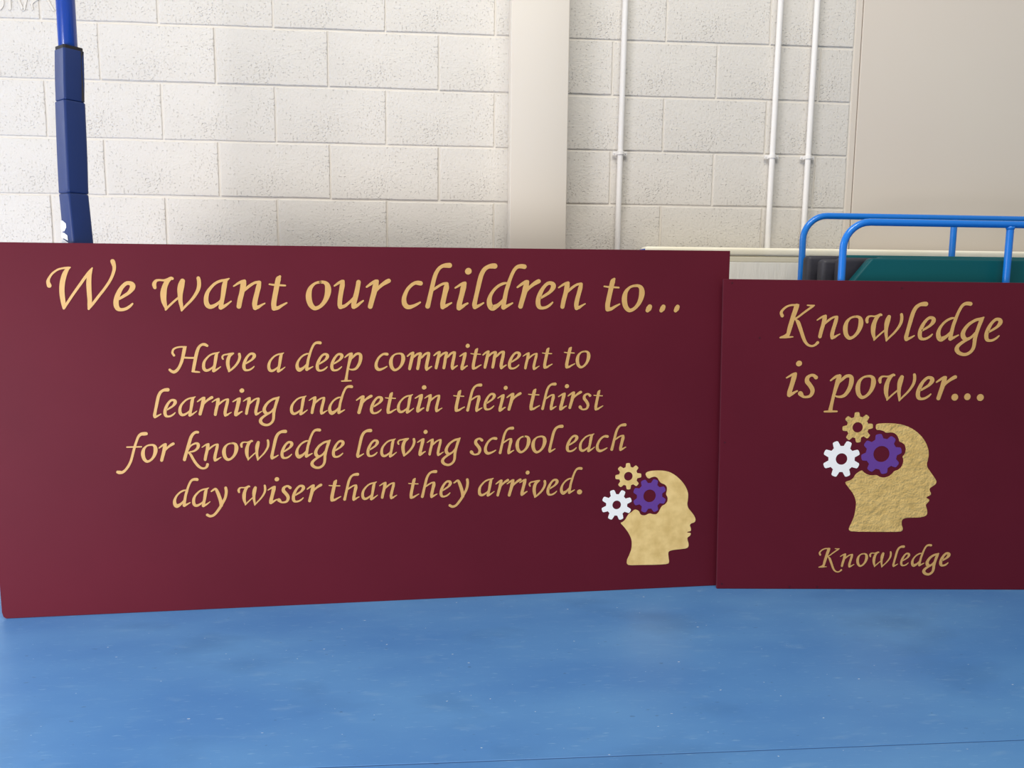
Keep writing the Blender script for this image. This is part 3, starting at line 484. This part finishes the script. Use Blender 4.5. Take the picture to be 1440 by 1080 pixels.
def gear(parent, spec, m, label):
    cx, cy, ro, rr, rh, ph = spec
    N = 8
    out, inn = [], []
    prof = []
    step = 2 * math.pi / N
    wt = 0.46          # share of the pitch covered by a tooth tip
    for k in range(N):
        c = ph + k * step
        hw = step * wt / 2
        rw = step * 0.30
        seq = [(-rw * 1.08, rr), (-rw * .98, rr + (ro - rr) * .25), (-hw * 1.0, rr + (ro - rr) * .62), (-hw * .86, rr + (ro - rr) * .88), (-hw * .45, ro),
               (hw * .45, ro), (hw * .86, rr + (ro - rr) * .88), (hw * 1.0, rr + (ro - rr) * .62), (rw * .98, rr + (ro - rr) * .25), (rw * 1.08, rr)]
        for a, r in seq: prof.append((c + a, r))
        prof.append((c + step / 2, rr * .985))
    prof = [(r * math.cos(a), r * math.sin(a)) for a, r in prof]
    prof = smooth_closed(prof, 1)
    hole = [(rh * math.cos(math.atan2(y, x)), rh * math.sin(math.atan2(y, x))) for x, y in prof]
    bm = bmesh.new()
    h = 0.0008
    A = [bm.verts.new((x, y, h)) for x, y in prof]
    B = [bm.verts.new((x, y, h)) for x, y in hole]
    A0 = [bm.verts.new((x, y, 0)) for x, y in prof]
    B0 = [bm.verts.new((x, y, 0)) for x, y in hole]
    n = len(prof)
    for i in range(n):
        j = (i + 1) % n
        bm.faces.new((A[i], A[j], B[j], B[i]))
        bm.faces.new((A[i], A0[i], A0[j], A[j]))
        bm.faces.new((B[j], B0[j], B0[i], B[i]))
    o = from_bm('gear', bm, m, parent, label=label)
    o.location = (cx, cy, 0)
    return o


def sign(label, F, corners, lines, head, gears, headmat, gearmat):
    e, u, n = Vector(F['e']), Vector(F['u']), Vector(F['n'])
    root = empty('sign_board', label=label, cat='sign', group=None)
    o = Vector(F['o']) + Vector((0, 0, 0.0006))
    root.matrix_world = Matrix(((e.x, u.x, n.x, o.x), (e.y, u.y, n.y, o.y), (e.z, u.z, n.z, o.z), (0, 0, 0, 1)))
    bm = bmesh.new()
    top = [bm.verts.new((x, y, 0)) for x, y in corners]
    bot = [bm.verts.new((x, y, -0.014)) for x, y in corners]
    fs = [bm.faces.new(top), bm.faces.new(bot[::-1])]
    for i in range(len(corners)):
        j = (i + 1) % len(corners)
        f = bm.faces.new((top[i], bot[i], bot[j], top[j]))
    bmesh.ops.bevel(bm, geom=list(bm.edges), offset=0.0012, segments=2, profile=.5, affect='EDGES')
    p = from_bm('panel', bm, M_MAROON, root)
    p.data.materials.append(M_EDGE)
    for f in p.data.polygons:
        if abs(f.normal.z) < .5: f.material_index = 1
    for ln in lines:
        for i, (key, x, y, sx, sy) in enumerate(PLACE[ln]):
            # the last two letters of the small word are painted heavier
            me = BOLD[key] if ln == 'k3' and i >= 7 else GM[key]
            g = link('full_stop' if key in ('oval', 'dot') else 'letter', me, None, root)
            g.location = (x, y, 0)
            g.scale = (sx, sy, 1)
    poly_plate('head_silhouette', smooth_closed(head, 1), 0.0009, headmat, root, label='gold head silhouette in profile facing right')
    for g, (m, lb) in zip(gears, ((gearmat, 'small gold gear'), (M_WHITE, 'white gear'), (M_PURPLE, 'purple gear'))):
        gear(root, g, m, lb)
    return root


# the long board: bottom left corner is slightly rounded off
c1 = B1C
s1 = sign('long maroon board with gold We want our children to message, standing on blue floor', B1,
          [(0.012, 0.0), (1.2, 0.0), (2.4500, 0.0), (2.4611, 1.2269), (1.22, 1.2205), (-0.022, 1.2155), (0.0, 0.022), (0.004, 0.006)],
          'habcd', HEAD_L, GEARS_L, M_GOLDSOFT, M_GOLDSOFT)
s2 = sign('shorter maroon board with gold Knowledge is power message, overlapping the long board', B2,
          [(0.0, 0.0), (1.20, 0.0), (1.20, 1.1230), tuple(B2C[3])],
          ['k1', 'k2', 'k3'], HEAD_R, GEARS_R, M_GOLDROUGH, M_GOLDROUGH)
bm = bmesh.new()
tube(bm, [(0, 0, 0), (0, 0, 0.0012)], 0.0026, 10)
scr = bpy.data.meshes.new('screw_head')
bm.to_mesh(scr); bm.free(); scr.materials.append(M_SCREW)
for x, y in ((.017, 1.1133), (.6232, 1.1014), (.0106, .5428), (.1226, .9206), (.0178, .0187), (.2674, .009), (.37, .009)):
    link('screw_head', scr, None, s2).location = (x, y, 0)

# ------------------------------------------------------------------ conduits on the wall
for x0, x1, lab in ((1.6645, 1.6565, 'white painted conduit pipe on block wall, nearest the boxed column'),
                    (2.3275, 2.3205, 'white painted conduit pipe on block wall, middle one of three'),
                    (2.487, 2.4805, 'white painted conduit pipe on block wall, nearest the smooth plaster wall')):
    fx = lambda z: x1 + (x0 - x1) * (z - 1.3) / (2.29 - 1.3)
    t = empty('conduit_pipe', (fx(0), -0.024, 0), label=lab, cat='pipe', group='conduit pipes on the block wall')
    bm = bmesh.new()
    tube(bm, [(fx(z) - fx(0), 0, z) for z in (0.0, 0.8, 1.3, 2.29, 3.1, 3.9)], 0.0122, 16)
    from_bm('pipe', bm, M_PIPE, t, smooth=True, angle=40)
    for zc in (0.62, 1.660, 2.70):
        bm = bmesh.new()
        xx = fx(zc) - fx(0)
        # strap over the tube with two ears, plus spacer block to the wall
        arc = []
        for k in range(13):
            a = math.pi * k / 12
            arc.append((xx + 0.0155 * math.cos(a), -0.0155 * math.sin(a)))
        out = [(xx + .031, .0125), (xx + .031, .0085), (xx + .0165, .0085)] + arc + [(xx - .0165, .0085), (xx - .031, .0085), (xx - .031, .0125)]
        lo = [bm.verts.new((x, y, zc - .0075)) for x, y in out]
        hi = [bm.verts.new((x, y, zc + .0075)) for x, y in out]
        bm.faces.new(lo[::-1]); bm.faces.new(hi)
        for i in range(len(out)):
            j = (i + 1) % len(out)
            bm.faces.new((lo[i], lo[j], hi[j], hi[i]))
        box(bm, xx - .013, xx + .013, .0105, .0235, zc - .009, zc + .009, .001, 1)
        cl = from_bm('saddle_clip', bm, M_PIPE, t)
        for sx in (-.024, .024):
            bm = bmesh.new()
            tube(bm, [(xx + sx, .009, zc), (xx + sx, .0055, zc)], [.0042, .003], 10)
            from_bm('clip_screw', bm, M_PIPE, cl)

# painted-over raised lettering at the top left of the wall
bm = bmesh.new()
K = [[(-.813, 2.197, .010), (-.811, 2.178, .010), (-.820, 2.160, .009), (-.834, 2.155, .009)],
     [(-.784, 2.225, .010), (-.7855, 2.159, .010)],
     [(-.758, 2.215, .009), (-.746, 2.180, .009), (-.735, 2.157, .009), (-.727, 2.180, .009), (-.716, 2.215, .009)],
     [(-.700, 2.160, .005), (-.699, 2.183, .005), (-.668, 2.207, .006)],
     [(-.650, 2.215, .008), (-.622, 2.160, .008)]]
for st in K: stroke(bm, st, 0.0014)
for v in bm.verts: v.co = Vector((v.co.x, -v.co.z - 0.0010, v.co.y))
from_bm('painted_over_lettering', bm, M_MORTAR, wall)

# ------------------------------------------------------------------ padded net post behind the long board
PX, PY = -0.264, -0.704
post = empty('net_post', (PX, PY, 0), label='tall blue metal post with navy foam pad, behind the long board', cat='post')
bm = bmesh.new()
tube(bm, [(0, 0, 0.02), (0, 0, 1.2), (0, 0, 1.79), (0, 0, 1.80), (0, 0, 2.9)], [.021, .021, .021, .0275, .0275], 28)
from_bm('tube', bm, M_POST, post, smooth=True, angle=40)
bm = bmesh.new()
tube(bm, [(0, 0, 0.0), (0, 0, 0.012), (0, 0, 0.014)], [0.062, 0.062, 0.058], 32)
from_bm('base_plate', bm, M_POST, post, smooth=True, angle=30)
# pad: four foam slabs folded round the tube, sewn off in sections
A0 = math.radians(-40.6)


def pad_ring(z, hw, jx=0.0, jy=0.0, tw=0.0):
    pts = []
    c = hw * 0.16
    for cx, cy in ((1, -1), (1, 1), (-1, 1), (-1, -1)):
        for a, b in (((hw - c) * cx, hw * cy), (hw * cx, (hw - c) * cy)) if cx * cy > 0 else ((hw * cx, (hw - c) * cy), ((hw - c) * cx, hw * cy)):
            ca, sa = math.cos(A0 + tw), math.sin(A0 + tw)
            pts.append((a * ca - b * sa + jx, a * sa + b * ca + jy, z))
    # order round the outline
    pts.sort(key=lambda p: math.atan2(p[1] - jy, p[0] - jx))
    return pts


def pad_section(z0, z1, x0, x1, w):
    bm = bmesh.new()
    prof = [(0, .93), (.012, .985), (.04, 1.0), (.35, 1.02), (.65, 1.015), (.97, 1.0), (.992, .98), (1, .93)]
    rings = []
    for t, s in prof:
        z = z0 + (z1 - z0) * t
        rings.append([bm.verts.new(p) for p in pad_ring(z, w * s, x0 + (x1 - x0) * t, 0)])
    n = len(rings[0])
    for A, B in zip(rings, rings[1:]):
        for k in range(n):
            bm.faces.new((A[k], A[(k + 1) % n], B[(k + 1) % n], B[k]))
    bm.faces.new(rings[0][::-1]); bm.faces.new(rings[-1])
    bmesh.ops.recalc_face_normals(bm, faces=bm.faces)
    bmesh.ops.bevel(bm, geom=[e for e in bm.edges if abs(e.verts[0].co.z - e.verts[1].co.z) > .01], offset=0.0035, segments=2, profile=.5, affect='EDGES')
    return bm


W0 = 0.0335
secs = [(1.6625, 1.818, -.003, .003, W0 * .97), (1.376, 1.661, -.008, -.003, W0 * 1.01), (1.09, 1.3745, .004, -.008, W0 * 1.0), (.80, 1.0885, .0, .0, W0 * 1.03), (.51, .7985, 0, 0, W0 * 1.03), (.22, .5085, 0, 0, W0 * 1.03)]
for z0, z1, x0, x1, w in secs:
    from_bm('foam_pad', pad_section(z0, z1, x0, x1, w), M_PAD, post, smooth=True, angle=18)
bm = bmesh.new()
for k in range(12):
    pass
ring_o = pad_ring(0, W0 * .90, .003, 0)
zt = [1.822, 1.829]
v0 = [[bm.verts.new((x, y, z)) for x, y, _ in ring_o] for z in (1.812, 1.828)]
ring_i = pad_ring(0, W0 * .72, .003, 0)
v0.append([bm.verts.new((x, y, 1.826)) for x, y, _ in ring_i])
v0.append([bm.verts.new((x, y, 1.812)) for x, y, _ in ring_i])
for A, B in zip(v0, v0[1:]):
    for k in range(8): bm.faces.new((A[k], A[(k + 1) % 8], B[(k + 1) % 8], B[k]))
from_bm('pad_collar', bm, M_BLACK, post, label='black webbing collar at the top of the pad')
# loose hook and loop flap on the right edge
bm = bmesh.new()
fp = [(.034, 1.822), (.047, 1.817), (.0435, 1.806), (.041, 1.79), (.0405, 1.70), (.040, 1.664), (.034, 1.664)]
prism_xz(bm, fp, -0.006, 0.002, 0.0008, 1)
from_bm('closure_flap', bm, M_BLACK, post, label='black closure flap sticking out of the pad')
# white print on the window side face of the pad (only its right hand edge is in view)
ca, sa = math.cos(A0), math.sin(A0)


def on_left(u, z):   # u runs across the left face from far edge (-) to near edge (+)
    x, y = u, -W0 * 1.012
    return (x * ca - y * sa - .004, x * sa + y * ca, z)


for pts in ([(-.032, 1.290), (-.020, 1.290), (.000, 1.280), (.002, 1.268), (-.012, 1.256), (-.032, 1.256)],
            [(-.032, 1.252), (-.014, 1.251), (.006, 1.242), (.008, 1.226), (-.016, 1.233), (-.032, 1.236)],
            [(-.032, 1.231), (-.016, 1.229), (.009, 1.219), (.010, 1.190), (-.032, 1.190)]):
    bm = bmesh.new()
    a = [bm.verts.new(on_left(u, z)) for u, z in pts]
    bm.faces.new(a)
    r = bmesh.ops.extrude_face_region(bm, geom=bm.faces[:])
    for v in [g for g in r['geom'] if isinstance(g, bmesh.types.BMVert)]: v.co += Vector((sa, -ca, 0)) * 0.0009
    from_bm('printed_letter', bm, M_PRINT, post, label='white printed letter')

# ------------------------------------------------------------------ cream crash mat against the wall
MX0, MX1, MY0, MY1, MZ = 1.752, 4.30, -0.13, -0.045, 1.266
crash = empty('crash_mat', ((MX0 + MX1) / 2, (MY0 + MY1) / 2, 0), label='cream crash mat with blue ends, on edge against the wall behind trolley', cat='mat')
cx, cy = (MX0 + MX1) / 2, (MY0 + MY1) / 2
bm = bmesh.new()
box(bm, MX0 + .012 - cx, MX1 - cx, MY0 + .004 - cy, MY1 - cy, 0.0, 1.21, 0.006, 2)
from_bm('mat_face', bm, M_CREAMF, crash)
bm = bmesh.new()
box(bm, MX0 - cx, MX1 - cx, MY0 - cy, MY1 - cy, 1.2285, MZ, 0.012, 4)
from_bm('top_border', bm, M_CREAM, crash, smooth=True, angle=40)
bm = bmesh.new()
box(bm, MX0 + .006 - cx, MX1 - cx, MY0 + .0035 - cy, MY1 - cy - .002, 1.206, 1.2285, 0.002, 2)
from_bm('seam_band', bm, M_SEAM, crash)
bm = bmesh.new()
prism_xz(bm, [(MX0 - .013 - cx, 0.0), (MX0 + .004 - cx, 0.0), (MX0 + .004 - cx, 1.257), (MX0 - .001 - cx, 1.257), (MX0 - .013 - cx, 1.244)], MY0 + .006 - cy, MY1 - .004 - cy, .003, 2)
from_bm('end_panel', bm, M_MATBLUE, crash, label='blue end panel')

# ------------------------------------------------------------------ trolley
TX0, TX1, TF, TB = 2.338, 4.30, -0.660, -0.30
tr = empty('mat_trolley', (TX0, TF, 0), label='blue tubular steel mat trolley behind the shorter maroon board', cat='trolley')
RT = 0.0128


def side_rail(y, ztop, x0, x1, R=0.095, r=RT):
    pts = [(x0, y, .16), (x0, y, .7)]
    for k in range(0, 10):
        a = math.pi / 2 * k / 9
        pts.append((x0 + R - R * math.cos(a), y, ztop - R + R * math.sin(a)))
    for k in range(9, -1, -1):
        a = math.pi / 2 * k / 9
        pts.append((x1 - R + R * math.cos(a), y, ztop - R + R * math.sin(a)))
    pts += [(x1, y, .7), (x1, y, .16)]
    return pts


for y, zt, x0 in ((TF, 1.3335, 2.3385), (TB, 1.3865, 2.353)):
    bm = bmesh.new()
    tube(bm, [(p[0] - TX0, p[1] - TF, p[2]) for p in side_rail(y, zt, x0, TX1)], RT, 16)
    from_bm('side_rail', bm, M_RAIL, tr, smooth=True, angle=40)
    for xb in (2.963 if y == TF else 2.986, 3.62):
        bm = bmesh.new()
        tube(bm, [(xb - TX0, y - TF, .16), (xb - TX0, y - TF, zt - .008)], RT * .98, 16)
        b_ = from_bm('upright', bm, M_RAIL, tr, smooth=True, angle=40)
        bm = bmesh.new()
        tube(bm, [(xb - TX0, y - TF, zt - .019), (xb - TX0, y - TF, zt - .014), (xb - TX0, y - TF, zt - .008)], [RT, RT * 1.16, RT * 1.25], 16)
        from_bm('weld', bm, M_RAIL, b_, smooth=True)
for a, b in (((TX0, TF), (TX1, TF)), ((TX0, TB), (TX1, TB)), ((TX0, TF), (TX0, TB)), ((TX1, TF), (TX1, TB))):
    bm = bmesh.new()
    tube(bm, [(a[0] - TX0, a[1] - TF, .15), (b[0] - TX0, b[1] - TF, .15)], .0155, 14)
    from_bm('base_tube', bm, M_RAIL, tr, smooth=True, angle=40)
bm = bmesh.new()
box(bm, 0.005, TX1 - TX0 - .005, 0.0205, TB - TF - .0205, .152, .166, .001, 1)
from_bm('deck', bm, M_PLY, tr)
for x in (TX0 + .10, TX1 - .10):
    for y in (TF + .055, TB - .055):
        bm = bmesh.new()
        box(bm, x - TX0 - .03, x - TX0 + .03, y - TF - .025, y - TF + .025, .147, .152)
        box(bm, x - TX0 - .018, x - TX0 + .018, y - TF - .021, y - TF - .017, .055, .149)
        box(bm, x - TX0 - .018, x - TX0 + .018, y - TF + .017, y - TF + .021, .055, .149)
        cs = from_bm('castor', bm, M_STEEL, tr)
        bm = bmesh.new()
        tube(bm, [(x - TX0, y - TF - .016, .058), (x - TX0, y - TF - .013, .058), (x - TX0, y - TF + .013, .058), (x - TX0, y - TF + .016, .058)], [.052, .058, .058, .052], 24)
        from_bm('wheel', bm, M_RUBBER, cs, smooth=True, angle=40)

# ------------------------------------------------------------------ green gym mats standing in the trolley
MG = 'green gym mats standing on edge in the trolley'


def gym_mat(x0, x1, yc, th, zt, capw, lab, chamfer=None):
    t = empty('gym_mat', (x0, yc, .167), label=lab, cat='mat', group=MG)
    h = zt - .167
    L = x1 - x0
    if chamfer:
        bm = bmesh.new()
        prism_xz(bm, [(0, 0), (L, 0), (L, h), (chamfer[0], h), (0, h - chamfer[1])], -th / 2, th / 2, .009, 3)
        from_bm('mat_body', bm, M_GREEN, t, smooth=True, angle=35)
        return t
    bm = bmesh.new()
    prism_xz(bm, [(capw, 0), (L, 0), (L, h), (capw, h)], -th / 2, th / 2, .009, 3)
    from_bm('mat_body', bm, M_GREEN, t, smooth=True, angle=35)
    bm = bmesh.new()
    box(bm, 0, capw + .02, -th / 2 - .0015, th / 2 + .0015, 0, h - .004, .017, 5)
    from_bm('end_cap', bm, M_DARK, t, smooth=True, angle=35, label='charcoal end cap')
    return t


gym_mat(2.470 - .125, 4.24, -.600, .042, 1.209, 0, 'foremost green gym mat with cut-off corner, nearest the maroon board', chamfer=(.125, .155))
gym_mat(2.380, 4.24, -.535, .048, 1.2165, .16, 'second green gym mat, wide dark end showing past the cut corner')
gym_mat(2.349, 4.24, -.462, .052, 1.2125, .12, 'third green gym mat, dark rounded end beside the front blue rail')
gym_mat(2.326, 4.24, -.385, .050, 1.2285, .14, 'rearmost green gym mat, dark end beside the back blue rail')
